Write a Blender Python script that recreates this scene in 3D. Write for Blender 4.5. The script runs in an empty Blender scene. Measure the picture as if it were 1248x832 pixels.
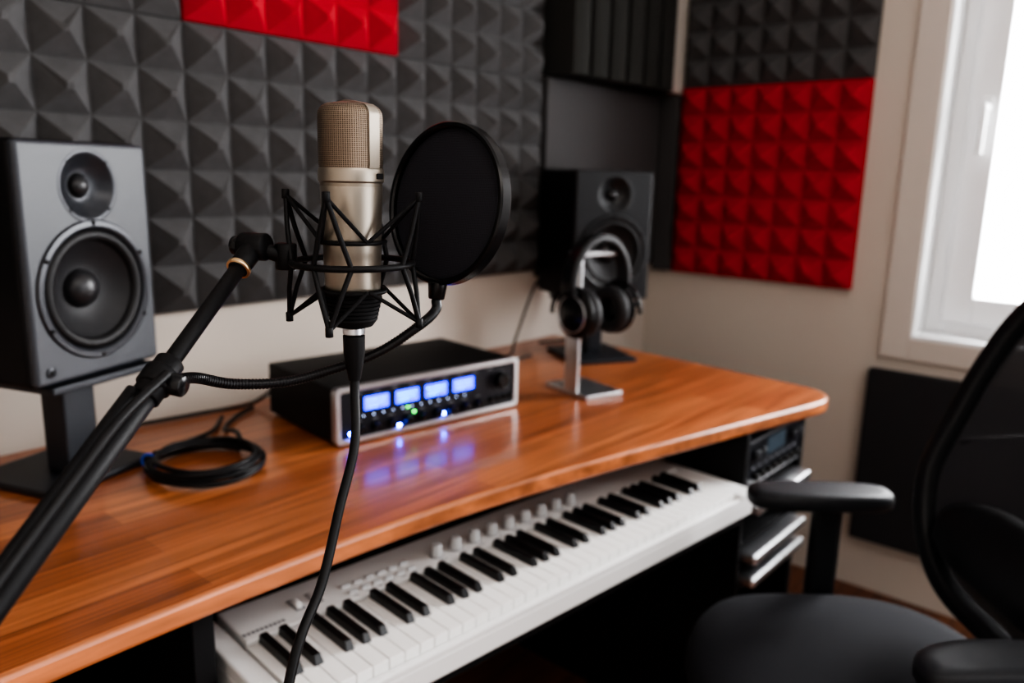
import bpy, bmesh, math, random
from mathutils import Vector, Matrix
random.seed(7)
scene=bpy.context.scene
COL=bpy.context.collection
pi=math.pi

# ------------------------------------------------------------------ materials
def mat(name,color,rough=.5,metal=0.,bump=0.,bscale=200.,spec=.5,coat=0.,emit=None,estr=0.,var=0.,vscale=8.,alpha=1.,sheen=0.):
    m=bpy.data.materials.new(name); m.use_nodes=True
    nt=m.node_tree; b=nt.nodes['Principled BSDF']
    b.inputs['Base Color'].default_value=(*color,1)
    b.inputs['Roughness'].default_value=rough
    b.inputs['Metallic'].default_value=metal
    b.inputs['Specular IOR Level'].default_value=spec
    b.inputs['Coat Weight'].default_value=coat
    b.inputs['Coat Roughness'].default_value=.15
    b.inputs['Sheen Weight'].default_value=sheen
    b.inputs['Alpha'].default_value=alpha
    if emit:
        b.inputs['Emission Color'].default_value=(*emit,1); b.inputs['Emission Strength'].default_value=estr
    tc=nt.nodes.new('ShaderNodeTexCoord')
    if bump>0:
        n=nt.nodes.new('ShaderNodeTexNoise'); n.inputs['Scale'].default_value=bscale; n.inputs['Detail'].default_value=3
        nt.links.new(tc.outputs['Object'],n.inputs['Vector'])
        bp=nt.nodes.new('ShaderNodeBump'); bp.inputs['Strength'].default_value=bump; bp.inputs['Distance'].default_value=.002
        nt.links.new(n.outputs['Fac'],bp.inputs['Height']); nt.links.new(bp.outputs['Normal'],b.inputs['Normal'])
    if var>0:
        n=nt.nodes.new('ShaderNodeTexNoise'); n.inputs['Scale'].default_value=vscale; n.inputs['Detail'].default_value=4
        nt.links.new(tc.outputs['Object'],n.inputs['Vector'])
        r=nt.nodes.new('ShaderNodeMapRange'); r.inputs['To Min'].default_value=1-var; r.inputs['To Max'].default_value=1+var
        nt.links.new(n.outputs['Fac'],r.inputs['Value'])
        mx=nt.nodes.new('ShaderNodeVectorMath'); mx.operation='SCALE'; mx.inputs[0].default_value=color
        nt.links.new(r.outputs['Result'],mx.inputs['Scale']); nt.links.new(mx.outputs['Vector'],b.inputs['Base Color'])
    return m

def wood_mat(name,c1,c2,c3,bw,bh,rough,coat,planks=True):
    m=bpy.data.materials.new(name); m.use_nodes=True; nt=m.node_tree; N=nt.nodes; L=nt.links
    b=N['Principled BSDF']
    tc=N.new('ShaderNodeTexCoord')
    br=N.new('ShaderNodeTexBrick'); br.inputs['Scale'].default_value=1; br.inputs['Brick Width'].default_value=bw
    br.inputs['Row Height'].default_value=bh; br.inputs['Mortar Size'].default_value=.0004; br.inputs['Mortar Smooth'].default_value=.4
    br.inputs['Color1'].default_value=(*c1,1); br.inputs['Color2'].default_value=(*(c2 if planks else c1),1); br.inputs['Mortar'].default_value=(*(c3 if planks else c1),1)
    br.offset=.37; br.squash=1
    L.new(tc.outputs['Object'],br.inputs['Vector'])
    def grain(sc,lo,hi,dist):
        mp=N.new('ShaderNodeMapping'); mp.inputs['Scale'].default_value=sc
        L.new(tc.outputs['Object'],mp.inputs['Vector'])
        n=N.new('ShaderNodeTexNoise'); n.inputs['Scale'].default_value=1; n.inputs['Detail'].default_value=7; n.inputs['Distortion'].default_value=dist
        L.new(mp.outputs['Vector'],n.inputs['Vector'])
        r=N.new('ShaderNodeMapRange'); r.inputs['From Min'].default_value=.28; r.inputs['From Max'].default_value=.72
        r.inputs['To Min'].default_value=lo; r.inputs['To Max'].default_value=hi
        L.new(n.outputs['Fac'],r.inputs['Value']); return n,r
    n,r=grain((2.5,55,20),.58,1.34,.8)
    n2,r2=grain((5,230,60),.72,1.24,.3)
    mm=N.new('ShaderNodeMath'); mm.operation='MULTIPLY'; L.new(r.outputs['Result'],mm.inputs[0]); L.new(r2.outputs['Result'],mm.inputs[1])
    mx=N.new('ShaderNodeVectorMath'); mx.operation='SCALE'
    L.new(br.outputs['Color'],mx.inputs[0]); L.new(mm.outputs[0],mx.inputs['Scale']); L.new(mx.outputs['Vector'],b.inputs['Base Color'])
    b.inputs['Roughness'].default_value=rough; b.inputs['Coat Weight'].default_value=coat; b.inputs['Coat Roughness'].default_value=.13
    bp=N.new('ShaderNodeBump'); bp.inputs['Strength'].default_value=.06; bp.inputs['Distance'].default_value=.001
    L.new(n.outputs['Fac'],bp.inputs['Height']); L.new(bp.outputs['Normal'],b.inputs['Normal'])
    return m

def grille_mat(name,c_wire,c_gap,nz,na,metal=1.,planar=False,rough=.4):
    m=bpy.data.materials.new(name); m.use_nodes=True; nt=m.node_tree; N=nt.nodes; L=nt.links
    b=N['Principled BSDF']; tc=N.new('ShaderNodeTexCoord'); s=N.new('ShaderNodeSeparateXYZ'); L.new(tc.outputs['Object'],s.inputs[0])
    def math_(op,a,bb=None):
        k=N.new('ShaderNodeMath'); k.operation=op
        for i,v in enumerate((a,bb)):
            if v is None: continue
            if isinstance(v,(int,float)): k.inputs[i].default_value=v
            else: L.new(v,k.inputs[i])
        return k.outputs[0]
    if planar: a=math_('MULTIPLY',s.outputs['X'],na)
    else: a=math_('MULTIPLY',math_('ARCTAN2',s.outputs['Y'],s.outputs['X']),na)
    z=math_('MULTIPLY',s.outputs['Y' if planar else 'Z'],nz)
    sa=math_('ABSOLUTE',math_('SINE',a)); sz=math_('ABSOLUTE',math_('SINE',z))
    h=math_('MAXIMUM',math_('POWER',sa,3),math_('POWER',sz,3))
    mx=N.new('ShaderNodeMix'); mx.data_type='RGBA'; L.new(h,mx.inputs[0]); mx.inputs[6].default_value=(*c_gap,1); mx.inputs[7].default_value=(*c_wire,1)
    L.new(mx.outputs[2],b.inputs['Base Color']); b.inputs['Metallic'].default_value=metal; b.inputs['Roughness'].default_value=rough
    bp=N.new('ShaderNodeBump'); bp.inputs['Strength'].default_value=.5; bp.inputs['Distance'].default_value=.0006
    L.new(h,bp.inputs['Height']); L.new(bp.outputs['Normal'],b.inputs['Normal'])
    return m

M_wall=mat('wall_paint',(.565,.508,.448),.85,bump=.15,bscale=300,var=.03,vscale=3)
M_ceil=mat('ceiling_paint',(.7,.69,.67),.9)
M_trim=mat('trim_paint',(.60,.55,.50),.6)
M_white=mat('window_white',(.84,.85,.86),.4)
M_foam=mat('foam_charcoal',(.088,.087,.089),.95,bump=.7,bscale=420,var=.2,vscale=40,spec=.2)
M_foamR=mat('foam_red',(.45,.020,.034),.9,bump=.7,bscale=420,var=.12,vscale=40,spec=.2)
M_fabric=mat('dark_fabric',(.072,.070,.071),.95,bump=.4,bscale=400,spec=.2)
M_fabric2=mat('black_fabric',(.036,.036,.039),.95,bump=.4,bscale=400,spec=.2)
M_trap=mat('trap_foam',(.030,.030,.028),.95,bump=.4,bscale=400,spec=.2)
M_wood=wood_mat('desk_wood',(.45,.158,.062),(.30,.092,.036),(.18,.055,.022),.75,.062,.36,.45)
M_wedge=wood_mat('desk_edge_wood',(.43,.145,.056),(.33,.100,.034),(.20,.06,.02),.75,.062,.32,.4,planks=False)
M_floor=wood_mat('floor_wood',(.20,.075,.035),(.14,.05,.025),(.04,.015,.01),1.1,.12,.4,.1)
M_blk=mat('black_plastic',(.008,.008,.009),.5,bump=.1,bscale=600,spec=.22)
M_blkg=mat('black_gloss',(.008,.008,.009),.25,spec=.35)
M_matte=mat('black_matte',(.010,.010,.011),.75,spec=.2)
M_stand=mat('stand_metal',(.020,.023,.029),.45,metal=.3)
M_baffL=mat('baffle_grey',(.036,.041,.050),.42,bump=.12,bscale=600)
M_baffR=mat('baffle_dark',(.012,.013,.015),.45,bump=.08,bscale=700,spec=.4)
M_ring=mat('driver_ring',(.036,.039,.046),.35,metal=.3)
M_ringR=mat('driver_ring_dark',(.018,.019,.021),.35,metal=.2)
M_rubber=mat('driver_rubber',(.010,.010,.011),.5,spec=.35)
M_cone=mat('driver_cone',(.018,.018,.020),.55,var=.1,vscale=60,spec=.4)
M_cap=mat('dust_cap',(.016,.016,.018),.35)
M_silver=mat('brushed_silver',(.62,.63,.65),.32,metal=1.)
M_panel=mat('panel_black',(.012,.013,.018),.4,spec=.3)
M_gold=mat('brass_collar',(.75,.55,.33),.3,metal=1.)
M_champ=mat('mic_champagne',(.35,.308,.258),.38,metal=.88,bump=.03,bscale=900)
M_champD=mat('mic_band',(.30,.26,.21),.42,metal=.85)
M_grille=grille_mat('mic_grille',(.34,.27,.21),(.022,.015,.011),2100,46)
M_popfab=grille_mat('pop_fabric',(.026,.027,.038),(.005,.005,.008),2100,2100,metal=0.,planar=True,rough=.85)
M_cable=mat('cable_rubber',(.007,.007,.008),.45,spec=.28)
M_goose=mat('gooseneck_metal',(.015,.015,.017),.38,metal=.4)
M_kwhite=mat('keyboard_body_white',(.80,.80,.80),.4)
M_key=mat('white_key',(.88,.88,.87),.22)
M_bkey=mat('black_key',(.008,.008,.009),.28)
M_gap=mat('key_bed',(.05,.05,.05),.8)
M_kgrey=mat('print_grey',(.25,.26,.28),.5)
M_knob=mat('knob_grey',(.55,.56,.57),.4)
M_lcd=mat('lcd_blue',(.0,.01,.1),.3,spec=.2,emit=(.0,.012,1.),estr=5.5)
M_lcdt=mat('lcd_text',(.3,.6,1.),.3,emit=(.05,.35,1.),estr=6)
M_lcdg=mat('lcd_text_green',(.3,1.,.6),.3,emit=(.03,.9,.5),estr=4)
M_ledb=mat('led_blue',(.05,.1,1),.3,emit=(.02,.06,1.),estr=170)
M_ledg=mat('led_green',(.05,1,.2),.3,emit=(.08,1.,.15),estr=6)
M_ledw=mat('led_white',(.6,.7,1),.3,emit=(.5,.65,1.),estr=3)
M_disp=mat('mixer_display',(.02,.03,.04),.2,emit=(.35,.45,.55),estr=.12)
M_blue=mat('velcro_blue',(.02,.08,.5),.6)
M_chair=mat('chair_fabric',(.011,.012,.016),.85,bump=.4,bscale=450,sheen=.03,spec=.25)
M_chairp=mat('chair_plastic',(.010,.011,.013),.45,bump=.1,bscale=500,spec=.3)
M_pad=mat('arm_pad',(.014,.016,.020),.5,bump=.1,bscale=500,spec=.35)
M_hpad=mat('ear_pad',(.012,.012,.014),.6,bump=.2,bscale=300)

def mesh_fabric(name):
    m=bpy.data.materials.new(name); m.use_nodes=True; nt=m.node_tree; N=nt.nodes; L=nt.links
    b=N['Principled BSDF']; b.inputs['Base Color'].default_value=(.026,.027,.031,1); b.inputs['Roughness'].default_value=.8
    tc=N.new('ShaderNodeTexCoord'); w=N.new('ShaderNodeTexWave'); w.bands_direction='Z'; w.inputs['Scale'].default_value=70
    L.new(tc.outputs['Object'],w.inputs['Vector'])
    r=N.new('ShaderNodeMapRange'); r.inputs['To Min'].default_value=.92; r.inputs['To Max'].default_value=1.
    L.new(w.outputs['Fac'],r.inputs['Value']); L.new(r.outputs['Result'],b.inputs['Alpha'])
    return m
M_net=mesh_fabric('chair_net')

def glass_mat():
    m=bpy.data.materials.new('window_glass'); m.use_nodes=True; nt=m.node_tree; N=nt.nodes; L=nt.links
    N.clear(); o=N.new('ShaderNodeOutputMaterial'); t=N.new('ShaderNodeBsdfTransparent'); g=N.new('ShaderNodeBsdfGlossy'); g.inputs['Roughness'].default_value=.02
    x=N.new('ShaderNodeMixShader'); x.inputs[0].default_value=.05
    L.new(t.outputs[0],x.inputs[1]); L.new(g.outputs[0],x.inputs[2]); L.new(x.outputs[0],o.inputs[0]); return m
M_glass=glass_mat()

# ------------------------------------------------------------------ helpers
def link(name,me,m,parent=None,smooth=False,bevel=0,seg=3,angle=30):
    o=bpy.data.objects.new(name,me); COL.objects.link(o)
    if m is not None and len(me.materials)==0: me.materials.append(m)
    if smooth:
        for p in me.polygons: p.use_smooth=True
    if bevel>0:
        b=o.modifiers.new('bevel','BEVEL'); b.width=bevel; b.segments=seg; b.limit_method='ANGLE'; b.angle_limit=math.radians(angle)
    if parent: o.parent=parent
    return o
def autosmooth(me,ang=35):
    bm=bmesh.new(); bm.from_mesh(me)
    bmesh.ops.recalc_face_normals(bm,faces=bm.faces)
    for e in bm.edges:
        if len(e.link_faces)==2 and e.calc_face_angle(0)>math.radians(ang): e.smooth=False
    for f in bm.faces: f.smooth=True
    bm.to_mesh(me); bm.free()
def empty(name,loc=(0,0,0),rz=0):
    e=bpy.data.objects.new(name,None); COL.objects.link(e); e.location=loc; e.rotation_euler=(0,0,rz); e.empty_display_size=.05; return e
def pydata(name,v,f):
    me=bpy.data.meshes.new(name); me.from_pydata([tuple(a) for a in v],[],f); me.update(); return me
def boxes_mesh(name,lst):
    v=[];f=[]
    for c,s in lst:
        b=len(v)
        for dz in(-.5,.5):
            for dx,dy in((-.5,-.5),(.5,-.5),(.5,.5),(-.5,.5)): v.append((c[0]+dx*s[0],c[1]+dy*s[1],c[2]+dz*s[2]))
        f+=[(b+3,b+2,b+1,b),(b+4,b+5,b+6,b+7)]+[(b+i,b+(i+1)%4,b+4+(i+1)%4,b+4+i) for i in range(4)]
    return pydata(name,v,f)
def boxes(name,lst,m,parent=None,bevel=0,seg=2): return link(name,boxes_mesh(name,lst),m,parent,bevel=bevel,seg=seg)
def box(name,c,s,m,parent=None,bevel=0,seg=2,rot=None):
    o=link(name,boxes_mesh(name,[((0,0,0),s)]),m,parent,bevel=bevel,seg=seg); o.location=c
    if rot: o.rotation_euler=rot
    return o
def bx(name,lo,hi,m,parent=None,bevel=0,seg=2):
    c=[(a+b)/2 for a,b in zip(lo,hi)]; s=[b-a for a,b in zip(lo,hi)]
    return boxes(name,[(c,s)],m,parent,bevel,seg)
def align(axis):
    return Vector((0,0,1)).rotation_difference(Vector(axis).normalized()).to_matrix().to_4x4()
def lathe(name,prof,m,parent=None,center=(0,0,0),axis=(0,0,1),seg=48,ang=35,sx=1,sy=1):
    v=[];f=[];n=len(prof)
    for i in range(seg):
        a=2*pi*i/seg
        for r,z in prof: v.append(Vector((r*math.cos(a)*sx,r*math.sin(a)*sy,z)))
    for i in range(seg):
        j=(i+1)%seg
        for k in range(n-1): f.append((i*n+k,j*n+k,j*n+k+1,i*n+k+1))
    me=pydata(name,v,f)
    bm=bmesh.new(); bm.from_mesh(me); bmesh.ops.remove_doubles(bm,verts=bm.verts,dist=1e-6)
    bmesh.ops.dissolve_degenerate(bm,edges=bm.edges,dist=1e-7); bm.to_mesh(me); bm.free()
    autosmooth(me,ang)
    o=link(name,me,m,parent); o.matrix_local=Matrix.Translation(center)@align(axis); return o
def cyl(name,p0,p1,r0,m,parent=None,r1=None,seg=32,ch=.0):
    p0=Vector(p0);p1=Vector(p1);h=(p1-p0).length; r1=r0 if r1 is None else r1
    ch=min(ch if ch else min(r0,r1,h)*.12,h*.4)
    return lathe(name,[(0,0),(r0-ch,0),(r0,ch),(r1,h-ch),(r1-ch,h),(0,h)],m,parent,center=p0,axis=p1-p0,seg=seg,ang=50)
def catmull(pts,n=10):
    P=[Vector(p) for p in pts]; P=[P[0]*2-P[1]]+P+[P[-1]*2-P[-2]]; out=[]
    for i in range(1,len(P)-2):
        a,b,c,d=P[i-1:i+3]
        for k in range(n):
            t=k/n; out.append(.5*((2*b)+(-a+c)*t+(2*a-5*b+4*c-d)*t*t+(-a+3*b-3*c+d)*t**3))
    out.append(P[-2]); return out
def sweep_geo(pts,prof,closed=False,up=None,scale=None):
    P=[Vector(p) for p in pts]; n=len(P); k=len(prof); v=[];f=[]
    def tan(i):
        if closed: return (P[(i+1)%n]-P[(i-1)%n]).normalized()
        return (P[min(i+1,n-1)]-P[max(i-1,0)]).normalized()
    t=tan(0); u=Vector(up) if up else (Vector((0,0,1)) if abs(t.z)<.9 else Vector((1,0,0)))
    nn=(u-t*u.dot(t)).normalized()
    for i in range(n):
        t=tan(i)
        if up: nn=Vector(up)
        nn=(nn-t*nn.dot(t)).normalized(); bb=t.cross(nn)
        s=scale[i] if scale else 1
        for a,b in prof: v.append(P[i]+(nn*a+bb*b)*s)
    for i in range(n if closed else n-1):
        j=(i+1)%n
        for q in range(k): f.append((i*k+q,i*k+(q+1)%k,j*k+(q+1)%k,j*k+q))
    if not closed: f.append(tuple(range(k))); f.append(tuple((n-1)*k+q for q in reversed(range(k))))
    return v,f
def circ(r,s=12): return [(r*math.cos(2*pi*i/s),r*math.sin(2*pi*i/s)) for i in range(s)]
def tube(name,pts,r,m,parent=None,smooth=True,n=10,seg=12,closed=False):
    P=catmull(pts,n) if smooth else pts
    v,f=sweep_geo(P,circ(r,seg),closed); me=pydata(name,v,f); autosmooth(me,50); return link(name,me,m,parent)
def multitube(name,paths,r,m,parent=None,seg=8):
    V=[];F=[]
    for p in paths:
        v,f=sweep_geo(p,circ(r,seg)); b=len(V); V+=v; F+=[tuple(b+i for i in q) for q in f]
    me=pydata(name,V,F); autosmooth(me,50); return link(name,me,m,parent)
def ringpts(c,R,axis=(0,0,1),n=64,sx=1,sy=1):
    A=align(axis).to_3x3(); return [Vector(c)+A@Vector((R*sx*math.cos(2*pi*i/n),R*sy*math.sin(2*pi*i/n),0)) for i in range(n)]
def torus(name,c,R,r,m,parent=None,axis=(0,0,1),seg=12,n=64,sx=1,sy=1):
    return tube(name,ringpts(c,R,axis,n,sx,sy),r,m,parent,smooth=False,seg=seg,closed=True)
def prism(name,poly,z0,z1,m,parent=None,bevel=0,seg=3):
    n=len(poly); v=[(x,y,z0) for x,y in poly]+[(x,y,z1) for x,y in poly]
    f=[tuple(reversed(range(n))),tuple(range(n,2*n))]+[(i,(i+1)%n,n+(i+1)%n,n+i) for i in range(n)]
    me=pydata(name,v,f); autosmooth(me,40)
    return link(name,me,m,parent,bevel=bevel,seg=seg,angle=50)
def boolcut(o,cutters):
    for c in cutters:
        b=o.modifiers.new('b','BOOLEAN'); b.operation='DIFFERENCE'; b.object=c; b.solver='EXACT'
    bpy.context.view_layer.update()
    dg=bpy.context.evaluated_depsgraph_get(); me=bpy.data.meshes.new_from_object(o.evaluated_get(dg)); o.modifiers.clear(); o.data=me
    for c in cutters: bpy.data.objects.remove(c)

# ------------------------------------------------------------------ camera
Xc=Vector((.6515,.1408,-.7454)).normalized()
Zc=Vector((.0234,.9784,.2053)); Zc=(Zc-Xc*Zc.dot(Xc)).normalized(); Yc=Zc.cross(Xc)
CAM=Vector((-1.943,-1.160,1.250))
cd=bpy.data.cameras.new('camera'); cam=bpy.data.objects.new('camera',cd); COL.objects.link(cam)
R=Matrix(((Xc.x,Xc.y,Xc.z),(Yc.x,Yc.y,Yc.z),(Zc.x,Zc.y,Zc.z)))
cam.matrix_world=Matrix.Translation(CAM)@R.to_4x4()
cd.sensor_width=36; cd.lens=965/1248*36; cd.clip_start=.02
cd.dof.use_dof=True; cd.dof.focus_distance=.66; cd.dof.aperture_fstop=3.8
scene.camera=cam

# ------------------------------------------------------------------ room
WY=.38; WX=.637; FZ=-.05; CZ=2.55; LX=-3.3; FY=-3.4
bx('floor',(LX,FY,FZ-.05),(WX+.2,WY+.1,FZ),M_floor)
bx('ceiling',(LX,FY,CZ),(WX+.2,WY+.1,CZ+.05),M_ceil)
bx('wall_back',(LX,WY,FZ),(WX+.2,WY+.1,CZ),M_wall)
bx('wall_left',(LX-.1,FY,FZ),(LX,WY+.1,CZ),M_wall)
W0=-.554; W1=-1.95; WZ0=.795; WZ1=2.15
boxes('wall_right',[((WX+.1,(W0+WY)/2,(FZ+CZ)/2),(.2,WY-W0,CZ-FZ)),((WX+.1,(W1+FY)/2,(FZ+CZ)/2),(.2,W1-FY,CZ-FZ)),
  ((WX+.1,(W0+W1)/2,(FZ+WZ0)/2),(.2,W0-W1,WZ0-FZ)),((WX+.1,(W0+W1)/2,(WZ1+CZ)/2),(.2,W0-W1,CZ-WZ1))],M_wall)
win=empty('window_1')
cas=.083; cb=.066
boxes('casing',[((WX-.008,W0+cas/2,(WZ0-cb+WZ1+cas)/2),(.016,cas,WZ1-WZ0+cas+cb)),((WX-.008,W1-cas/2,(WZ0+WZ1)/2),(.016,cas,WZ1-WZ0+2*cb)),
  ((WX-.008,(W0+W1)/2,WZ0-cb/2),(.016,W0-W1,cb)),((WX-.008,(W0+W1)/2,WZ1+cas/2),(.016,W0-W1,cas))],M_trim,win,bevel=.003)
boxes('reveal',[((WX+.07,W0-.004,(WZ0+WZ1)/2),(.16,.008,WZ1-WZ0)),((WX+.07,W1+.004,(WZ0+WZ1)/2),(.16,.008,WZ1-WZ0)),
  ((WX+.07,(W0+W1)/2,WZ0+.006),(.17,W0-W1,.012)),((WX+.07,(W0+W1)/2,WZ1-.006),(.16,W0-W1,.012))],M_white,win)
xf=WX+.11
def frame(name,y0,y1,z0,z1,w,x,d):
    return boxes(name,[((x,y0-w/2,(z0+z1)/2),(d,w,z1-z0)),((x,y1+w/2,(z0+z1)/2),(d,w,z1-z0)),((x,(y0+y1)/2,z0+w/2),(d,y0-y1-2*w,w)),((x,(y0+y1)/2,z1-w/2),(d,y0-y1-2*w,w))],M_white,win,bevel=.004)
ym=(W0+W1)/2
frame('outer_frame',W0-.008,W1+.008,WZ0+.012,WZ1-.012,.05,xf+.02,.06)
frame('sash_a',W0-.055,ym+.02,WZ0+.05,WZ1-.05,.080,xf-.005,.05)
frame('sash_b',ym-.02,W1+.05,WZ0+.05,WZ1-.05,.080,xf-.005,.05)
bx('mullion',(xf-.01,ym-.025,WZ0+.02),(xf+.05,ym+.025,WZ1-.02),M_white,win,bevel=.003)
bx('glass_pane',(xf+.0,W1+.06,WZ0+.06),(xf+.004,W0-.06,WZ1-.06),M_glass,win)
hy=W0-.103
bx('handle_plate',(xf-.04,hy-.014,1.42),(xf-.03,hy+.014,1.50),M_white,win,bevel=.004)
tube('handle_lever',[(xf-.035,hy,1.47),(xf-.07,hy,1.47),(xf-.075,hy,1.45),(xf-.075,hy,1.34)],.010,M_white,win)

# ------------------------------------------------------------------ acoustic foam
def foam(name,origin,U,V,Nn,nu,nv,pu,pv,base,h,m):
    O=Vector(origin);U=Vector(U);V=Vector(V);Nn=Vector(Nn); v=[];f=[]
    for j in range(nv+1):
        for i in range(nu+1): v.append(O+U*pu*i+V*pv*j+Nn*base)
    g=lambda i,j:j*(nu+1)+i
    for j in range(nv):
        for i in range(nu):
            c=len(v); t=.06; jx=random.uniform(-.035,.035); jy=random.uniform(-.035,.035)
            for a,b in((-t,-t),(t,-t),(t,t),(-t,t)): v.append(O+U*pu*(i+.5+a+jx)+V*pv*(j+.5+b+jy)+Nn*(base+h*random.uniform(.88,1.02)))
            q=[g(i,j),g(i+1,j),g(i+1,j+1),g(i,j+1)]
            for k in range(4): f.append((q[k],q[(k+1)%4],c+(k+1)%4,c+k))
            f.append((c,c+1,c+2,c+3))
    b=len(v); W=pu*nu; H=pv*nv
    for a,d in((0,0),(W,0),(W,H),(0,H)): v.append(O+U*a+V*d)
    border=[g(i,0) for i in range(nu+1)]; f.append(tuple([b+1,b]+border))
    border=[g(nu,j) for j in range(nv+1)]; f.append(tuple([b+2,b+1]+border))
    border=[g(i,nv) for i in range(nu,-1,-1)]; f.append(tuple([b+3,b+2]+border))
    border=[g(0,j) for j in range(nv,-1,-1)]; f.append(tuple([b,b+3]+border))
    f.append((b,b+1,b+2,b+3))
    me=pydata(name,v,f); bm=bmesh.new(); bm.from_mesh(me); bmesh.ops.recalc_face_normals(bm,faces=bm.faces); bm.to_mesh(me); bm.free()
    return link(name,me,m)
xs=[-3.294,-2.756,-2.218,-1.680,-1.142,-.604]
zr=[(.966,.0930),(1.5252,.0925)]
for ri,(z0,pv) in enumerate(zr):
    for ci,x0 in enumerate(xs):
        w=.538 if ci<5 else .562
        red=(ri==1 and ci==4)
        foam('acoustic_foam_panel_red' if red else 'acoustic_foam_panel',(x0+.0005,WY-.001,z0),(1,0,0),(0,0,1),(0,-1,0),6,6,(w-.0012)/6,pv-.0001,.012 if not red else .018,.042,M_foamR if red else M_foam)
foam('acoustic_foam_panel_red',(WX-.001,-.365,.925),(0,1,0),(0,0,1),(-1,0,0),7,7,.0897,.0903,.022,.036,M_foamR)
foam('acoustic_foam_panel',(WX-.001,-.365,1.559),(0,1,0),(0,0,1),(-1,0,0),7,6,.0897,.0903,.016,.038,M_foam)
ca=empty('corner_fabric_absorber')
bx('back_board',(-.038,WY-.035,.945),(WX-.002,WY-.001,1.535),M_fabric,ca,bevel=.004)
bx('side_board',(WX-.035,.272,.925),(WX-.001,WY-.037,1.535),M_fabric,ca,bevel=.004)
bt=empty('corner_bass_trap')
pa=Vector((-.035,WY-.07)); pb=Vector((WX-.10,.30)); nr=6; poly=[(-.035,WY-.002)]
dirv=(pb-pa)/nr; nrm=Vector((dirv.y,-dirv.x)).normalized()
for i in range(nr):
    for t,hh in((.0,0),(.1,.045),(.35,.06),(.65,.06),(.9,.045)):
        p=pa+dirv*(i+t)+nrm*hh; poly.append((p.x,p.y))
poly+=[(pb.x,pb.y),(WX-.002,.30),(WX-.002,WY-.002)]
prism('ridged_foam',poly,1.54,CZ-.01,M_trap,bt)
bx('end_board',(WX-.11,.272,1.54),(WX-.001,.298,CZ-.01),M_trim,bt,bevel=.002)
bx('wall_fabric_absorber',(WX-.04,-1.15,.13),(WX-.001,-.452,.690),M_fabric2,bevel=.004)

# ------------------------------------------------------------------ desk
desk=empty('studio_desk')
TH=.032
front=[(-2.5,-.36),(-2.1,-.336),(-1.70,-.326),(-1.546,-.325),(-1.451,-.327),(-1.254,-.336),(-1.06,-.357),(-.798,-.404),(-.524,-.466),(-.30,-.517),(-.13,-.556)]
fc=catmull([(x,y,0) for x,y in front],6)
poly=[(p.x,p.y) for p in fc]
A=(-.13,-.556);B=(-.015,-.575);C2=(.002,-.47)
for k in range(1,10):
    t=k/10; poly.append(((1-t)**2*A[0]+2*t*(1-t)*B[0]+t*t*C2[0],(1-t)**2*A[1]+2*t*(1-t)*B[1]+t*t*C2[1]))
poly+=[C2,(.03,-.2),(.055,.1),(.06,WY-.012),(-2.5,WY-.012)]
top=prism('wood_top',poly,.75-TH,.75,M_wood,desk,bevel=.007,seg=4)
top.data.materials.append(M_wedge)
for p in top.data.polygons:
    if abs(p.normal.z)<.5: p.material_index=1
top.modifiers['bevel'].material=1
UZ=.75-TH; ch_=UZ+.05; cm=(UZ-.05)/2
LXC=-1.505
boxes('left_cabinet',[((LXC,.02,cm),(.03,.62,ch_)),((-2.40,.02,cm),(.03,.62,ch_)),((-1.955,.33,cm),(.87,.03,ch_)),((-1.955,.02,-.03),(.87,.60,.03)),((-1.955,.02,.40),(.87,.60,.02)),((-1.955,.02,UZ-.012),(.87,.60,.02))],M_matte,desk,bevel=.002)
RX0=-.372;RX1=-.050;RF=-.50
boxes('right_cabinet',[((RX0,(RF+.34)/2,cm),(.018,.34-RF,ch_)),((RX1,(RF+.34)/2,cm),(.018,.34-RF,ch_)),(((RX0+RX1)/2,.33,cm),(.30,.02,ch_)),(((RX0+RX1)/2,-.08,-.03),(.30,.78,.03)),(((RX0+RX1)/2,-.08,UZ-.012),(.30,.78,.02)),(((RX0+RX1)/2,-.08,.31),(.30,.78,.02))],M_matte,desk,bevel=.002)
bx('modesty_panel',(LXC+.016,.10,.05),(RX0-.01,.12,UZ),M_matte,desk)
KO=(-1.4845,-.4313)
tr=empty('keyboard_tray',(KO[0],KO[1],0),math.radians(-5.5)); tr.parent=desk
bx('board',(-.01,.02,.530),(1.07,.42,.5595),M_matte,tr,bevel=.003)
boxes('hangers',[((.03,.38,.64),(.02,.06,.16)),((1.04,.38,.64),(.02,.06,.16))],M_matte,tr,bevel=.002)

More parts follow.
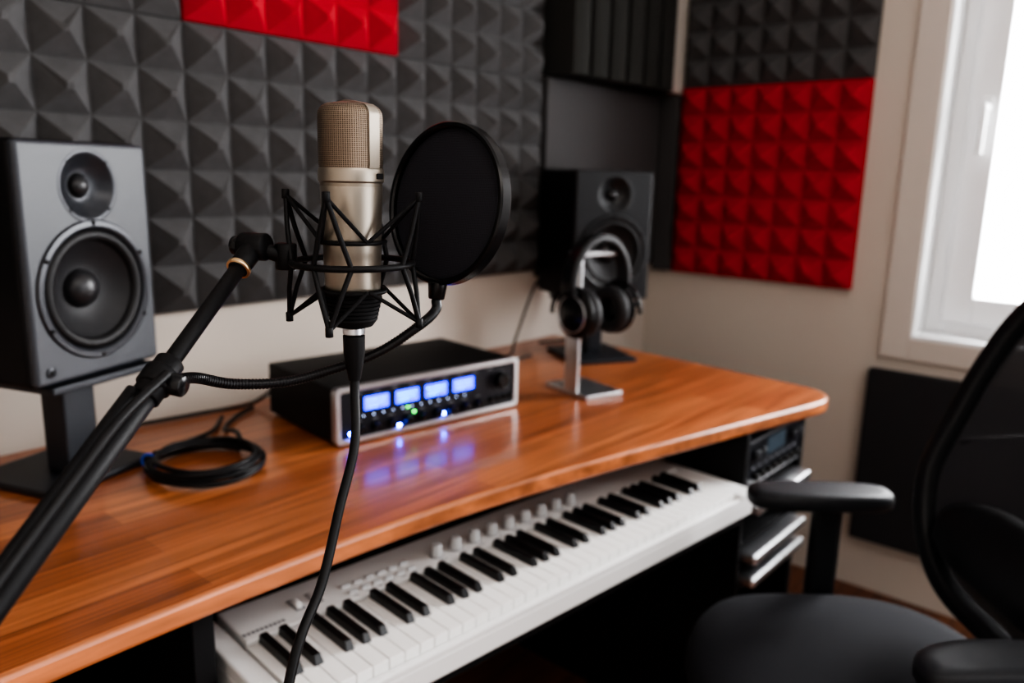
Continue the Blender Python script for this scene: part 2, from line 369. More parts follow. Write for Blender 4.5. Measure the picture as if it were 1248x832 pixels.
def rack_unit(name,z0,z1,style):
    g=empty(name); x0,x1=RX0+.011,RX1-.011; y0=RF+.006
    bx('chassis',(x0,y0+.008,z0),(x1,y0+.30,z1),M_matte,g,bevel=.002)
    if style==0:
        bx('face',(x0,y0-.003,z0),(x1,y0+.008,z1),M_panel,g,bevel=.002)
        bx('display',(x0+.10,y0-.0045,z0+.058),(x0+.20,y0-.003,z1-.012),M_disp,g,bevel=.0005)
        for i in range(8):
            xx=x0+.03+i*.033
            cyl('knob_%d'%i,(xx,y0-.003,z0+.026),(xx,y0-.018,z0+.026),.009,M_blkg,g,seg=20)
        for i,xx in enumerate((x0+.03,x0+.062,x1-.062,x1-.03)): cyl('dial_%d'%i,(xx,y0-.003,z0+.078),(xx,y0-.016,z0+.078),.011,M_ring,g,seg=24)
        boxes('markings',[((x0+.03+i*.033,y0-.0035,z0+.044),(.014,.001,.003)) for i in range(8)],M_kgrey,g)
        boxes('rims',[(((x0+x1)/2,y0-.0035,z1-.003),(x1-x0-.01,.001,.002)),(((x0+x1)/2,y0-.0035,z0+.003),(x1-x0-.01,.001,.002))],M_kgrey,g)
    else:
        bx('face',(x0,y0-.040,z0),(x1,y0+.008,z1),M_silver,g,bevel=.008,seg=3)
        boxes('slots',[(((x0+x1)/2,y0-.0405,z0+(z1-z0)*.5),(.26,.001,.003))],M_matte,g)
rack_unit('rack_mixer',.585,.695,0)
rack_unit('rack_power_unit',.535,.562,1)
rack_unit('rack_drawer',.415,.440,1)
rack_unit('rack_drawer',.360,.385,1)
dv=empty('drum_sequencer'); bx('case',(-1.88,-.24,.411),(-1.60,.0,.47),M_silver,dv,bevel=.004); bx('top_plate',(-1.86,-.225,.47),(-1.62,-.02,.473),M_panel,dv,bevel=.001)

# ------------------------------------------------------------------ speakers
def speaker(name,loc,rz,W,H,D,mb,gloss):
    g=empty(name,loc,rz)
    zt=H*.815; zw=H*.375; rw=.098*W/.22; rt=.050*W/.22; RG=M_ring if gloss else M_ringR
    cab=bx('cabinet',(-W/2,.004,0),(W/2,D,H),M_blk,g,bevel=.010,seg=4)
    baf=bx('baffle',(-W/2+.002,-.004,.002),(W/2-.002,.012,H-.002),mb,g,bevel=.007,seg=4)
    c1=lathe('c1',[(0,-.06),(rw-.012,-.06),(rw-.012,.05),(0,.05)],None,None,(0,0,zw),(0,-1,0),64)
    c2=lathe('c2',[(0,-.03),(rt-.004,-.03),(rt-.004,.05),(0,.05)],None,None,(0,0,zt),(0,-1,0),64)
    bpy.context.view_layer.update()
    for c in(c1,c2): c.matrix_world=g.matrix_world@c.matrix_world
    bpy.context.view_layer.update()
    c1b=c1.copy();COL.objects.link(c1b); c2b=c2.copy();COL.objects.link(c2b)
    bpy.context.view_layer.update()
    boolcut(cab,[c1,c2]); boolcut(baf,[c1b,c2b])
    lathe('woofer_ring',[(rw-.016,-.002),(rw-.014,.006),(rw-.010,.0085),(rw-.003,.008),(rw,.0035),(rw,.0)],RG,g,(0,0,zw),(0,-1,0),72)
    for i in range(6):
        a=pi/6+i*pi/3; p=Vector(((rw-.006)*math.cos(a),-.0078,zw+(rw-.006)*math.sin(a)))
        cyl('screw_%d'%i,p,p+Vector((0,-.0022,0)),.0034,M_matte,g,seg=12)
    r1=rw-.015; pr=[(r1+.002,-.004)]
    for k in range(9): a=pi*k/8; pr.append((r1-.009+.009*math.cos(a),-.002+.009*math.sin(a)))
    lathe('surround',pr+[(r1-.019,-.006)],M_rubber,g,(0,0,zw),(0,-1,0),72)
    r2=r1-.018; pc=[(r2*(1-k/8)+.026*(k/8),-.003-.026*math.sin(k/8*pi/2)) for k in range(9)]
    lathe('cone',pc,M_cone,g,(0,0,zw),(0,-1,0),72)
    lathe('dust_cap',[(.031*math.cos(k*pi/16),-.031+.026*math.sin(k*pi/16)) for k in range(9)],M_cap,g,(0,0,zw),(0,-1,0),48)
    lathe('waveguide',[(rt,-.001),(rt,.004),(rt-.003,.005),(rt-.007,.004)]+[(rt-.009-(rt-.026)*t,.002-.018*math.sin(t*pi/2)) for t in [i/8 for i in range(9)]],RG,g,(0,0,zt),(0,-1,0),64)
    lathe('tweeter_surround',[(.020,-.0165),(.0185,-.0145),(.016,-.0165)],M_rubber,g,(0,0,zt),(0,-1,0),40)
    lathe('tweeter_dome',[(.0165*math.cos(k*pi/16),-.017+.014*math.sin(k*pi/16)) for k in range(9)],M_cap,g,(0,0,zt),(0,-1,0),40)
    for i in range(4):
        a=pi/4+i*pi/2; p=Vector(((rt-.005)*math.cos(a),-.0045,zt+(rt-.005)*math.sin(a)))
        cyl('tscrew_%d'%i,p,p+Vector((0,-.0015,0)),.002,M_matte,g,seg=10)
    cyl('badge',(-W/2+.026,-.004,.022),(-W/2+.026,-.0065,.022),.0075,RG,g,seg=24)
    cyl('badge_dot',(-W/2+.026,-.0065,.022),(-W/2+.026,-.007,.022),.004,M_matte,g,seg=16)
    return g
thL=math.radians(22); thR=math.radians(-30)
W_=.241; pl=Vector((-1.552,.070))
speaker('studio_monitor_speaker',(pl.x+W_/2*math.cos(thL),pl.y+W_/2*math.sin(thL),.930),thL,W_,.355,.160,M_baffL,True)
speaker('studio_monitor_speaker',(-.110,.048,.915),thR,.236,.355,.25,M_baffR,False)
def spk_stand(loc,rz,zt,w,d,post,pd,po):
    g=empty('speaker_stand',loc,rz); z0=.7505
    bx('base_plate',(-w/2,-d/2,z0),(w/2,d/2,z0+.012),M_stand,g,bevel=.003)
    bx('post',(-post/2+po[0],-pd/2+po[1],z0+.012),(post/2+po[0],pd/2+po[1],zt-.012),M_stand,g,bevel=.004)
    bx('top_plate',(-w/2+po[0],-d/2+po[1],zt-.0125),(w/2+po[0],d/2+po[1],zt-.0005),M_stand,g,bevel=.003)
spk_stand((-1.474,.207,0),math.radians(20),.930,.198,.185,.06,.05,(0,-.02))
spk_stand((-.115,.10,0),thR,.915,.19,.20,.045,.045,(0.01,.02))

# ------------------------------------------------------------------ audio interface
ai=empty('audio_interface',(-1.097,-.019,.7505),math.atan2(-.057,.445)); w=.449;h=.112;z0=.006
bx('case',(.002,.006,z0),(w-.002,.27,h-.002),M_blk,ai,bevel=.003)
def rrect(x0,z0,x1,z1,r,n=8):
    o=[]
    for cx,cz,a0 in((x1-r,z1-r,0),(x0+r,z1-r,pi/2),(x0+r,z0+r,pi),(x1-r,z0+r,3*pi/2)):
        for k in range(n+1): a=a0+pi/2*k/n; o.append((cx+r*math.cos(a),cz+r*math.sin(a)))
    return o
o1=rrect(0,z0-.002,w,h,.010); o2=rrect(.010,z0+.007,w-.010,h-.009,.005); n=len(o1)
v=[(x,-.006,z) for x,z in o1]+[(x,-.006,z) for x,z in o2]+[(x,.010,z) for x,z in o1]+[(x,.002,z) for x,z in o2]
f=[]
for i in range(n):
    j=(i+1)%n; f+=[(i,j,n+j,n+i),(i,2*n+i,2*n+j,j),(n+i,n+j,3*n+j,3*n+i)]
me=pydata('bezel',v,f); autosmooth(me); link('bezel',me,M_silver,ai,bevel=.001)
bx('face_panel',(.006,-.002,z0+.003),(w-.006,.008,h-.004),M_panel,ai)
for i in range(4):
    x=.062+i*.070
    bx('lcd_%d'%i,(x,-.0035,.062),(x+.054,-.002,.088),M_lcd,ai,bevel=.0005)
    boxes('lcd_text_%d'%i,[((x+.006+random.random()*.002+k*.0075,-.0038,.081),(.005,.0004,.003)) for k in range(6)]+[((x+.026,-.0038,.073),(.040,.0004,.0016)),((x+.018,-.0038,.067),(.024,.0004,.0014))],M_lcdg if i in(1,2) else M_lcdt,ai)
boxes('green_leds',[((.040,-.003,.082),(.004,.002,.003)),((.16,-.003,.052),(.005,.002,.003)),((.040,-.003,.070),(.004,.002,.003)),((.175,-.003,.040),(.005,.002,.004))],M_ledg,ai)
boxes('blue_leds',[((x,-.003,z),(.005,.002,.004)) for x,z in((.086,.028),(.14,.018),(.158,.022),(.248,.022),(.302,.026),(.032,.022))],M_ledb,ai)
boxes('white_leds',[((.06+i*.022,-.003,.052),(.002,.002,.002)) for i in range(12)],M_ledw,ai)
for i in range(9):
    x=.05+i*.036
    lathe('knob_%d'%i,[(0,.014),(.007,.014),(.0085,.011),(.0095,0)],M_blkg,ai,(x,-.002,.028),(0,-1,0),24)
lathe('main_knob',[(0,.020),(.013,.020),(.016,.017),(.017,0)],M_blkg,ai,(.397,-.002,.070),(0,-1,0),40)
torus('knob_ring',(.397,-.003,.070),.020,.0010,M_ring,ai,(0,1,0),8,40)
for i in range(4): lathe('small_knob_%d'%i,[(0,.010),(.005,.010),(.006,0)],M_blkg,ai,(.372+i*.018,-.002,.030),(0,-1,0),20)
boxes('tick_labels',[((.05+i*.036,-.0025,.043),(.012,.0006,.0014)) for i in range(9)]+[((.05+i*.04,-.0025,.096),(.014,.0006,.0014)) for i in range(9)],M_kgrey,ai)
for i,(x,y) in enumerate(((.03,.03),(.42,.03),(.03,.24),(.42,.24))): cyl('foot_%d'%i,(x,y,0),(x,y,.0065),.012,M_matte,ai)

# ------------------------------------------------------------------ headphone stand + headphones
hs=empty('headphone_stand',(-.432,-.103,.7505),math.radians(-15.7))
bx('base',(-.055,-.078,0),(.055,.078,.010),M_silver,hs,bevel=.003)
bx('post',(-.058,-.045,.010),(-.051,.003,.335),M_silver,hs,bevel=.0015)
bx('arm',(-.058,-.042,.325),(.060,.0,.335),M_silver,hs,bevel=.002)
bx('arm_lip',(.054,-.042,.325),(.060,.0,.350),M_silver,hs,bevel=.002)
hp=empty('over_ear_headphones',(-.458,-.147,0),math.radians(-8))
Rb=.098; top=1.116; zc=top-Rb
arc=[(Rb*math.sin(a)*.92,0,zc+Rb*math.cos(a)) for a in [math.radians(-104+208*i/40) for i in range(41)]]
def flatprof(w,t): return [(t/2*c,w/2*s) for c,s in [(math.copysign(abs(math.cos(a))**.6,math.cos(a)),math.copysign(abs(math.sin(a))**.6,math.sin(a))) for a in [2*pi*i/20 for i in range(20)]]]
v,f=sweep_geo([Vector(p) for p in arc],flatprof(.038,.016))
me=pydata('headband',v,f); autosmooth(me,50); link('headband',me,M_hpad,hp)
arc2=[(p[0]*1.10,0,zc+(p[2]-zc)*1.09) for p in arc]
v,f=sweep_geo([Vector(p) for p in arc2],flatprof(.032,.005)); me=pydata('outer_band',v,f); autosmooth(me,50); link('outer_band',me,M_blkg,hp)
for sgn in(-1,1):
    s='left' if sgn<0 else 'right'
    cz=.951
    bx('slider_'+s,(sgn*.092-.004,-.010,cz+.045),(sgn*.092+.004,.010,zc+.005),M_silver,hp,bevel=.002)
    yk=[(sgn*.080,.062*math.sin(a),cz+.062*math.cos(a)) for a in [math.radians(-95+190*i/20) for i in range(21)]]
    tube('yoke_'+s,yk,.005,M_blkg,hp,smooth=False)
    k=1.2
    lathe('cup_'+s,[(0,.028),(.020*k,.028),(.024*k,.025),(.036*k,.023),(.046*k,.014),(.048*k,.004),(.046*k,0),(0,0)],M_blkg,hp,(sgn*.058,0,cz),(sgn,0,0),48)
    torus('cup_ring_'+s,(sgn*.081,0,cz),.041,.0020,M_silver,hp,(1,0,0),8,48)
    torus('ear_pad_'+s,(sgn*.046,0,cz),.041,.015,M_hpad,hp,(1,0,0),16,48)

# ------------------------------------------------------------------ midi keyboard
kb=empty('midi_keyboard',(KO[0],KO[1],.560),math.radians(-5.5)); KL=1.08; KD=.268
boxes('body',[((KL/2,KD/2,.017),(KL,KD,.034)),((.015,KD/2,.044),(.030,KD,.022)),((KL-.025,KD/2,.044),(.05,KD,.022)),((KL/2,.006,.038),(KL-.07,.012,.012)),((KL/2,(.170+KD)/2,.046),(KL-.07,KD-.170,.028))],M_kwhite,kb,bevel=.003)
bx('key_bed',(.030,.012,.034),(KL-.05,.170,.036),M_gap,kb)
k0=.032;nk=39;kw=(KL-.054-k0)/nk
boxes('white_keys',[((k0+kw*(i+.5),.088,.048),(kw-.0012,.150,.020)) for i in range(nk)],M_key,kb,bevel=.0012)
bl=[]
for i in range(nk-1):
    if i%7 in(0,1,3,4,5):
        off={0:-.12,1:.12,3:-.15,4:0,5:.15}[i%7]
        bl.append(k0+kw*(i+1+off*.6))
v=[];f=[]
for x in bl:
    b=len(v); w2=.0072; y0=.062;y1=.163
    for (dx,y,z) in((-w2,y0,.056),(w2,y0,.056),(w2,y1,.056),(-w2,y1,.056),(-w2*.75,y0+.008,.0705),(w2*.75,y0+.008,.0705),(w2*.75,y1,.0705),(-w2*.75,y1,.0705)): v.append((x+dx,y,z))
    f+=[(b+3,b+2,b+1,b),(b+4,b+5,b+6,b+7)]+[(b+i,b+(i+1)%4,b+4+(i+1)%4,b+4+i) for i in range(4)]
link('black_keys',pydata('black_keys',v,f),M_bkey,kb,bevel=.0015)
for i in range(9):
    x=.385+i*.042
    lathe('knob_%d'%i,[(0,.022),(.0072,.022),(.009,.019),(.010,0)],M_knob,kb,(x,.197,.060),(0,0,1),24)
    torus('knob_base_%d'%i,(x,.197,.0605),.0115,.0009,M_kgrey,kb,(0,0,1),6,28)
boxes('buttons',[((.215+i*.022,.188,.062),(.014,.008,.004)) for i in range(6)]+[((.215+i*.022,.21,.062),(.014,.008,.004)) for i in range(6)],M_knob,kb,bevel=.001)
boxes('button_labels',[((.215+i*.022,.178,.0603),(.010,.0025,.0004)) for i in range(6)]+[((.385+i*.042,.178,.0603),(.016,.0025,.0004)) for i in range(9)],M_kgrey,kb)
for i in range(2):
    bx('wheel_slot_%d'%i,(.125+i*.03,.195,.0602),(.140+i*.03,.23,.0606),M_kgrey,kb)
    cyl('wheel_%d'%i,(.128+i*.03,.213,.052),(.137+i*.03,.213,.052),.016,M_kwhite,kb,seg=32)
boxes('label_text',[((.040+i*.0065,.187,.0603),(.0045,.007,.0004)) for i in range(10)],M_kgrey,kb)

# ------------------------------------------------------------------ microphone
MX,MY=-1.523,-.624
mic=empty('condenser_microphone',(MX,MY,0))
def z(v_): return 1.25-(v_-209)*.000690
rm=.0262; zh=z(146)
gp=[(rm*.98,z(205)),(rm*1.0,z(200)),(rm*1.0,zh)]
for k in range(1,9):
    a=pi/2*k/8; gp.append((rm-.009+.009*math.cos(a) if k<8 else rm-.009, zh+.0100*math.sin(a)))
gp+=[(.009,zh+.0116),(0,zh+.012)]
lathe('grille_head',gp,M_grille,mic,(0,0,0),(0,0,1),64,40)
phi=math.atan2(-.9,.10)
hd=Vector((math.cos(phi),math.sin(phi),0)); pd=Vector((-hd.y,hd.x,0))
path=[(r+.0009,zz) for r,zz in gp[:-1]]; full=[(r,zz) for r,zz in path]+[(0,zh+.0132)]+[(-r,zz) for r,zz in reversed(path)]
pts=[hd*r+Vector((0,0,zz)) for r,zz in full]
v=[];f=[]
for i,p in enumerate(pts):
    for s_ in(-.0055,.0055):
        for q in(0,-.0022):
            d=Vector((p.x,p.y,0)); d=d.normalized()*q if d.length>.02 else Vector((0,0,q))
            v.append(p+pd*s_+d)
    if i:
        a=4*(i-1);b=4*i; f+=[(a,b,b+2,a+2),(a+1,a+3,b+3,b+1),(a,a+1,b+1,b),(a+2,b+2,b+3,a+3)]
me=pydata('head_frame',v,f); autosmooth(me); link('head_frame',me,M_champ,mic)
lathe('collar',[(0,z(222)),(rm*.99,z(222)),(rm*1.03,z(220)),(rm*1.03,z(208)),(rm*1.0,z(205)),(0,z(205))],M_champ,mic,seg=64)
lathe('collar_groove',[(rm*.97,z(226)),(rm*.97,z(221))],M_champD,mic,seg=64)
lathe('body',[(0,z(360)),(rm*.86,z(360)),(rm*.88,z(357)),(rm*.955,z(250)),(rm*.98,z(228)),(rm*.96,z(225)),(0,z(225))],M_champ,mic,seg=64)
bd=Vector((.35,-.94,0)).normalized(); bb=box('badge',(bd*(rm*1.03)+Vector((0,0,z(214)))),(.010,.001,.0045),M_matte,mic,bevel=.0005); bb.rotation_euler=(0,0,math.atan2(bd.y,bd.x)+pi/2)
pr=[(0,z(396)),(rm*.62,z(396)),(rm*.70,z(392))]
for k in range(6):
    zz=z(388-k*5); rr=rm*(.78+.03*k); pr+=[(rr,zz),(rr,zz+.0018),(rr*.95,zz+.0024),(rr*.95,zz+.0030)]
pr+=[(rm*.93,z(358)),(rm*.93,z(355)),(rm*.85,z(354))]
lathe('mount_cup',pr,M_matte,mic,seg=64,ang=25)
lathe('xlr_plug',[(0,z(393)),(.0085,z(393)),(.0085,z(406)),(.0078,z(407)),(.0078,z(408)),(.0095,z(409)),(.0092,z(432)),(.0072,z(450)),(.0052,z(466)),(0,z(466))],M_blk,mic,seg=32)
lathe('xlr_collar',[(.0090,z(398)),(.0096,z(399)),(.0096,z(406)),(.0090,z(407))],M_silver,mic,seg=32)
sm=empty('shock_mount',(MX,MY,0))
Rr=.050; zr_=z(318)
rv=Vector((.6515,-.7583,0)).normalized(); fv=Vector((.7583,.6515,0)).normalized()
torus('main_ring',(0,0,zr_),Rr,.0028,M_blk,sm,n=72)
torus('inner_ring_top',(0,0,z(292)),.0275,.0018,M_blk,sm)
torus('inner_ring_bottom',(0,0,z(352)),.0268,.0022,M_blk,sm)
def dirn(a): return rv*math.cos(a)+fv*math.sin(a)
paths=[];cords=[]
for k in range(4):
    a=k*pi/2+math.radians(-8)
    for sg,zt,zi in((1,z(238),z(290)),(-1,z(388),z(350))):
        tip=dirn(a)*.0575+Vector((0,0,zt))
        for da in(-.32,.32):
            base=dirn(a+da)*Rr+Vector((0,0,zr_)); paths.append([base,base.lerp(tip,.5)+dirn(a)*.001,tip])
        for da in(-.75,.75):
            inner=dirn(a+da)*.0282+Vector((0,0,zi)); cords.append([tip,inner])
multitube('struts',paths,.0021,M_blk,sm)
multitube('elastic_cords',cords,.0017,M_matte,sm)
for k in range(4):
    a=k*pi/2+math.radians(-8)
    for i,zt in enumerate((z(237),z(389))):
        p=dirn(a)*.0575+Vector((0,0,zt)); cyl('tip_%d_%d'%(k,i),p-Vector((0,0,.004)),p+Vector((0,0,.004)),.0032,M_blk,sm,seg=14)
lft=-rv
cyl('stem',lft*.048+Vector((0,0,zr_)),lft*.060+Vector((0,0,zr_+.002)),.0045,M_blk,sm)
# ---- boom arm
ba=empty('boom_arm_stand')
Mo=Vector((MX,MY,0))
S0=Mo+lft*.056+Vector((0,0,zr_+.003))
EL=Vector((-1.580,-.567,1.187)); B0=Vector((-1.836,-.685,.995))
cyl('swivel_barrel',S0-Vector((0,0,.010)),S0+Vector((0,0,.012)),.009,M_blk,ba)
cyl('swivel_neck',S0,EL,.0065,M_blk,ba)
ax=(B0-EL).normalized(); side=ax.cross(Vector((0,0,1))).normalized(); upn=side.cross(ax).normalized()
cyl('elbow_joint',EL-side*.012,EL+side*.012,.0115,M_blk,ba)
cyl('elbow_knob',EL+side*.012,EL+side*.020,.008,M_blkg,ba)
cyl('elbow_clevis',EL,EL+ax*.030,.0095,M_blk,ba,r1=.0085)
cyl('brass_collar',EL+ax*.026,EL+ax*.0295,.0100,M_gold,ba)
Ltot=(B0-EL).length; ext=B0+ax*.10
JN=EL+ax*(Ltot*.44)
cyl('upper_tube',EL+ax*.028,JN+ax*.01,.0064,M_blk,ba)
cyl('lock_collar',JN-ax*.018,JN+ax*.018,.0105,M_blk,ba)
cyl('lock_knob',JN+side*.004,JN-side*.020-upn*.004,.008,M_blkg,ba)
cyl('lower_tube',JN,ext,.0085,M_blk,ba)
cyl('lower_rod',JN+upn*.013+ax*.02,ext+upn*.013,.0045,M_blk,ba)
tube('arm_cable',[JN+upn*.008-side*.012,JN+upn*.020+ax*.05-side*.014,JN+upn*.022+ax*.11-side*.015,ext+upn*.020-side*.012],.0035,M_cable,ba)
cyl('rear_joint',ext-side*.018,ext+side*.018,.016,M_blk,ba)
cl=Vector((-1.95,-.29,.7505))
cyl('riser_tube',ext,cl+Vector((0,0,.03)),.0095,M_blk,ba)
cyl('desk_base',cl,cl+Vector((0,0,.035)),.035,M_blk,ba)

mc=[Vector((MX,MY,z(455))),Vector((MX-.001,MY-.001,z(480))),Vector((-1.537,-.640,1.020)),Vector((-1.563,-.652,.975)),Vector((-1.594,-.668,.925)),Vector((-1.640,-.688,.870)),Vector((-1.70,-.72,.70)),Vector((-1.74,-.75,.30)),Vector((-1.75,-.76,.0)),Vector((-1.65,-.80,-.043)),Vector((-1.45,-.78,-.044))]
tube('xlr_cable',mc,.0041,M_cable,n=14)

# ---- pop filter
pf=empty('pop_filter'); PC=Vector((-1.428,-.639,1.223)); pn=Vector((-.975,.02,.13)).normalized(); Rp=.0730
lathe('mesh_screen',[(0,.0025),(Rp*.5,.0022),(Rp*.96,.0)],M_popfab,pf,PC,pn,96)
lathe('mesh_screen_back',[(0,-.0045),(Rp*.5,-.0042),(Rp*.96,-.002)],M_popfab,pf,PC,pn,96)
lathe('rim',[(Rp*.93,.004),(Rp*.95,.0058),(Rp*.99,.0058),(Rp*1.01,.004),(Rp*1.01,-.006),(Rp*.99,-.008),(Rp*.95,-.008),(Rp*.93,-.006),(Rp*.93,.004)],M_blkg,pf,PC,pn,96)
dn=(Vector((0,0,-1))-pn*Vector((0,0,-1)).dot(pn)).normalized()
E0=PC+dn*(Rp-.002); E1=PC+dn*(Rp+.014)
cyl('rim_clip',E0,E1,.009,M_blkg,pf,r1=.0075)
gn=[E1,E1+Vector((-.003,-.002,-.010)),Vector((-1.462,-.640,1.115)),Vector((-1.492,-.620,1.092)),Vector((-1.530,-.596,1.077)),Vector((-1.565,-.580,1.070)),Vector((-1.605,-.565,1.073)),Vector((-1.640,-.567,1.085)),JN+Vector((.004,.0,-.004))]
tube('gooseneck',gn,.0041,M_goose,pf,n=16)
P=catmull(gn,30)
V=[];F=[]
for i in range(4,len(P)-4,2):
    t=(P[i+1]-P[i-1]).normalized(); v,f=sweep_geo([P[i]-t*.0006,P[i]+t*.0006],circ(.0047,12)); b=len(V); V+=v; F+=[tuple(b+j for j in q) for q in f]
me=pydata('gooseneck_ribs',V,F); autosmooth(me); link('gooseneck_ribs',me,M_goose,pf)
cyl('clamp_ring',JN-ax*.008,JN+ax*.008,.0125,M_blk,pf)

# ------------------------------------------------------------------ cables on the desk
cc=Vector((-1.309,.055,.7505)); pts=[]
for i in range(0,150):
    a=2*pi*i/30+.4; rr=.092+.005*math.sin(i*.37)-.0025*(i//30); pts.append(cc+Vector((rr*math.cos(a),rr*math.sin(a),.0045+.0062*(i/30)*.75+.001*math.sin(i*.9))))
tail=[pts[-1]+Vector((.02,.05,.0)),cc+Vector((.12,.15,.008)),cc+Vector((.18,.21,.006)),Vector((-1.07,.30,.757))]
cg=empty('coiled_cable')
tube('coil',pts+tail,.0042,M_cable,cg,n=3)
tube('coil_tail',[cc+Vector((-.05,.078,.020)),cc+Vector((.0,.11,.012)),cc+Vector((.10,.16,.0055)),cc+Vector((.16,.23,.0055))],.0042,M_cable,cg)
torus('velcro_tie',cc+Vector((-.066,.064,.014)),.0125,.0022,M_blue,cg,(-.75,-.65,0),8,24)
tube('interface_cable',[(-1.02,.262,.80),(-1.02,.29,.79),(-1.06,.325,.757),(-1.15,.335,.756),(-1.25,.345,.757),(-1.33,.355,.757)],.0038,M_cable)
tube('interface_cable',[(-.72,.235,.81),(-.70,.27,.81),(-.64,.29,.76),(-.52,.27,.756),(-.40,.22,.756),(-.26,.20,.757)],.0038,M_cable)
tube('speaker_cable',[(-.165,.24,.97),(-.20,.25,.93),(-.27,.25,.80),(-.31,.24,.757),(-.40,.27,.756),(-.5,.33,.756)],.0036,M_cable)
tube('speaker_cable',[(.06,.29,.95),(.045,.25,.86),(.0,.24,.78),(-.02,.27,.757),(-.10,.30,.756)],.0036,M_cable)

# ------------------------------------------------------------------ office chair
fdir=Vector((-.64,.77)); rz=math.atan2(fdir.y,fdir.x)-pi/2
ch=empty('office_chair',(-.70,-.85,0),rz)
def superell(a,b,p,n=56): 
    o=[]
    for i in range(n):
        t=2*pi*i/n; c,s=math.cos(t),math.sin(t); o.append((a*math.copysign(abs(c)**p,c),b*math.copysign(abs(s)**p,s)))
    return o
rings=[(.86,.415),(.97,.425),(1.0,.445),(.985,.468),(.93,.481),(.80,.487),(.55,.484),(.25,.481)]
v=[];f=[];n=56
for sc_,zz in rings:
    for x,y in superell(.262*sc_,.262*sc_,.72,n): v.append((x,y,zz+(-.03*max(0,(y-.13)/.13)**2 if y>.13 else 0)))
for k in range(len(rings)-1):
    for i in range(n): f.append((k*n+i,k*n+(i+1)%n,(k+1)*n+(i+1)%n,(k+1)*n+i))
f.append(tuple(reversed(range(n)))); f.append(tuple((len(rings)-1)*n+i for i in range(n)))
me=pydata('seat',v,f); autosmooth(me,60); s=link('seat',me,M_chair,ch); sub=s.modifiers.new('s','SUBSURF'); sub.levels=1; sub.render_levels=1
bx('seat_pan',(-.17,-.18,.385),(.17,.17,.42),M_chairp,ch,bevel=.012)
bx('mechanism',(-.07,-.16,.33),(.07,.10,.39),M_chairp,ch,bevel=.012)
cyl('gas_column',(0,0,.12),(0,0,.34),.025,M_chairp,ch)
cyl('hub',(0,0,.05),(0,0,.13),.04,M_chairp,ch)
for k in range(5):
    a=2*pi*k/5+.3; d=Vector((math.cos(a),math.sin(a),0))
    cyl('leg_%d'%k,d*.03+Vector((0,0,.095)),d*.29+Vector((0,0,.045)),.024,M_chairp,ch,r1=.016)
    q=Vector((-d.y,d.x,0)); c=d*.29+Vector((0,0,FZ+.0305))
    cyl('caster_%d_a'%k,c-q*.024,c-q*.006,.030,M_matte,ch); cyl('caster_%d_b'%k,c+q*.006,c+q*.024,.030,M_matte,ch)
    cyl('caster_pin_%d'%k,c,d*.29+Vector((0,0,.05)),.007,M_matte,ch)
cpf=[Vector((b,0,a)) for a,b in [(.53,-.195),(.60,-.218),(.68,-.238),(.76,-.264),(.86,-.304),(.98,-.348),(1.14,-.400)]]
cpf=catmull(cpf,8)
def backp(s_,zz):
    y=cpf[-1].x
    for a,b in zip(cpf,cpf[1:]):
        if zz<=b.z: t=(zz-a.z)/(b.z-a.z); y=a.x+(b.x-a.x)*t; break
    return Vector((s_,y+.055*(s_/.23)**2,zz))
outl=[]; n=72
for i in range(n):
    t=2*pi*i/n; c,s_=math.cos(t),math.sin(t)
    zz=.845+.290*math.copysign(abs(s_)**.62,s_); hw=.235-.03*max(0,(.75-zz)/.2)-.004*max(0,(zz-.90)/.17)
    outl.append(backp(hw*math.copysign(abs(c)**.62,c),zz))
v,f=sweep_geo(outl,flatprof(.040,.036),closed=True); me=pydata('back_frame',v,f); autosmooth(me,60); link('back_frame',me,M_chairp,ch)
v=[];f=[];K=12
for k in range(K+1):
    for i,p in enumerate(outl):
        s_=p.x*(1-k/K); zz=.845+(p.z-.845)*(1-k/K*.999); v.append(backp(s_,zz))
for k in range(K):
    for i in range(n): f.append((k*n+i,k*n+(i+1)%n,(k+1)*n+(i+1)%n,(k+1)*n+i))
me=pydata('back_net',v,f); autosmooth(me,80); link('back_net',me,M_net,ch)
v=[];f=[];nn=32
for k,(sc_,off) in enumerate(((1.,.004),(1.,.022),(.9,.034),(.5,.038))):
    for x,zq in superell(.165*sc_,.062*sc_,.7,nn): p=backp(x,.67+zq); v.append(p+Vector((0,off,0)))
for k in range(3):
    for i in range(nn): f.append((k*nn+i,k*nn+(i+1)%nn,(k+1)*nn+(i+1)%nn,(k+1)*nn+i))
f.append(tuple(range(nn))); f.append(tuple(3*nn+i for i in reversed(range(nn))))
me=pydata('lumbar_pad',v,f); autosmooth(me,60); link('lumbar_pad',me,M_chairp,ch)
v,f=sweep_geo(catmull([(0,-.10,.36),(0,-.22,.37),(0,-.30,.45),(0,-.325,.60),(0,-.345,.75),(0,-.370,.86)],8),flatprof(.06,.03)); me=pydata('spine',v,f); autosmooth(me,50); link('spine',me,M_chairp,ch)
v,f=sweep_geo([(-.215,-.246,.80),(-.12,-.320,.84),(0,-.364,.85),(.12,-.320,.84),(.215,-.246,.80)],flatprof(.03,.016)); me=pydata('back_yoke',v,f); autosmooth(me,50); link('back_yoke',me,M_chairp,ch)
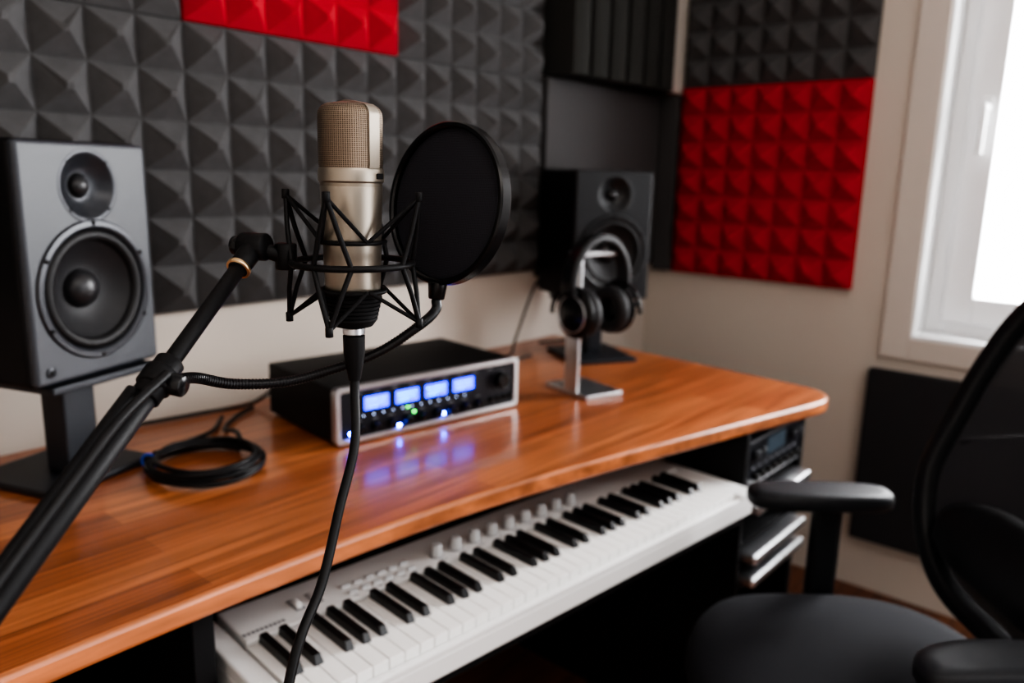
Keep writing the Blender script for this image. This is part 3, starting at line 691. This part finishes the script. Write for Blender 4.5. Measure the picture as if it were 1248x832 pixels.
for sgn,nm,yo,zo in((1,'right',-.01,.0),(-1,'left',-.072,-.008)):
    X0=sgn*.27
    v=[];f=[];n=40
    rr=[(.88,.655),(1.,.660),(1.02,.672),(1.0,.682),(.9,.687),(.55,.688)]
    for sc_,zz in rr:
        for x,y in superell(.042*sc_,.135*(1-(1-sc_)*.4),.6,n): v.append((X0+x-.012*sgn*(1-(y/.135)**2),y-.01+yo,zz+zo-.006*(y/.135)**2))
    for k in range(len(rr)-1):
        for i in range(n): f.append((k*n+i,k*n+(i+1)%n,(k+1)*n+(i+1)%n,(k+1)*n+i))
    f.append(tuple(reversed(range(n)))); f.append(tuple((len(rr)-1)*n+i for i in range(n)))
    me=pydata('armrest_'+nm,v,f); autosmooth(me,50); link('armrest_'+nm,me,M_pad,ch)
    bx('arm_post_'+nm,(X0-.016,-.055+yo,.44),(X0+.016,.0+yo,.657),M_chairp,ch,bevel=.010)
    v,f=sweep_geo(catmull([(sgn*.10,-.03+yo,.40),(sgn*.20,-.03+yo,.395),(sgn*.262,-.028+yo,.42),(X0,-.027+yo,.48)],6),flatprof(.055,.026)); me=pydata('arm_bracket_'+nm,v,f); autosmooth(me,50); link('arm_bracket_'+nm,me,M_chairp,ch)

# ------------------------------------------------------------------ lights
def area(name,loc,target,sx,sy,power,color):
    l=bpy.data.lights.new(name,'AREA'); l.shape='RECTANGLE'; l.size=sx; l.size_y=sy; l.energy=power; l.color=color
    o=bpy.data.objects.new(name,l); COL.objects.link(o); o.location=loc
    o.rotation_euler=(Vector(target)-Vector(loc)).to_track_quat('-Z','Y').to_euler(); return o
area('window_daylight',(WX+.45,(W0+W1)/2,1.5),(-1,(W0+W1)/2,1.35),1.5,1.5,165,(.99,.99,1.))
area('overhead_fill',(-1.6,-1.9,2.45),(-1.2,-.4,.9),1.6,1.0,17,(1.,.92,.84))  # added soft fill near the ceiling, not a lamp of the room
wd=bpy.data.worlds.new('world'); scene.world=wd; wd.use_nodes=True; nt=wd.node_tree
bg=nt.nodes['Background']; tc=nt.nodes.new('ShaderNodeTexCoord'); sx=nt.nodes.new('ShaderNodeSeparateXYZ'); nt.links.new(tc.outputs['Generated'],sx.inputs[0])
mr=nt.nodes.new('ShaderNodeMapRange'); mr.inputs['From Min'].default_value=.1; mr.inputs['From Max'].default_value=.6; mr.inputs['To Min'].default_value=.46; mr.inputs['To Max'].default_value=7.
nt.links.new(sx.outputs['X'],mr.inputs['Value']); nt.links.new(mr.outputs['Result'],bg.inputs['Strength'])
bg.inputs['Color'].default_value=(.98,.98,1.,1)
scene.view_settings.view_transform='AgX'
scene.view_settings.look='AgX - High Contrast'
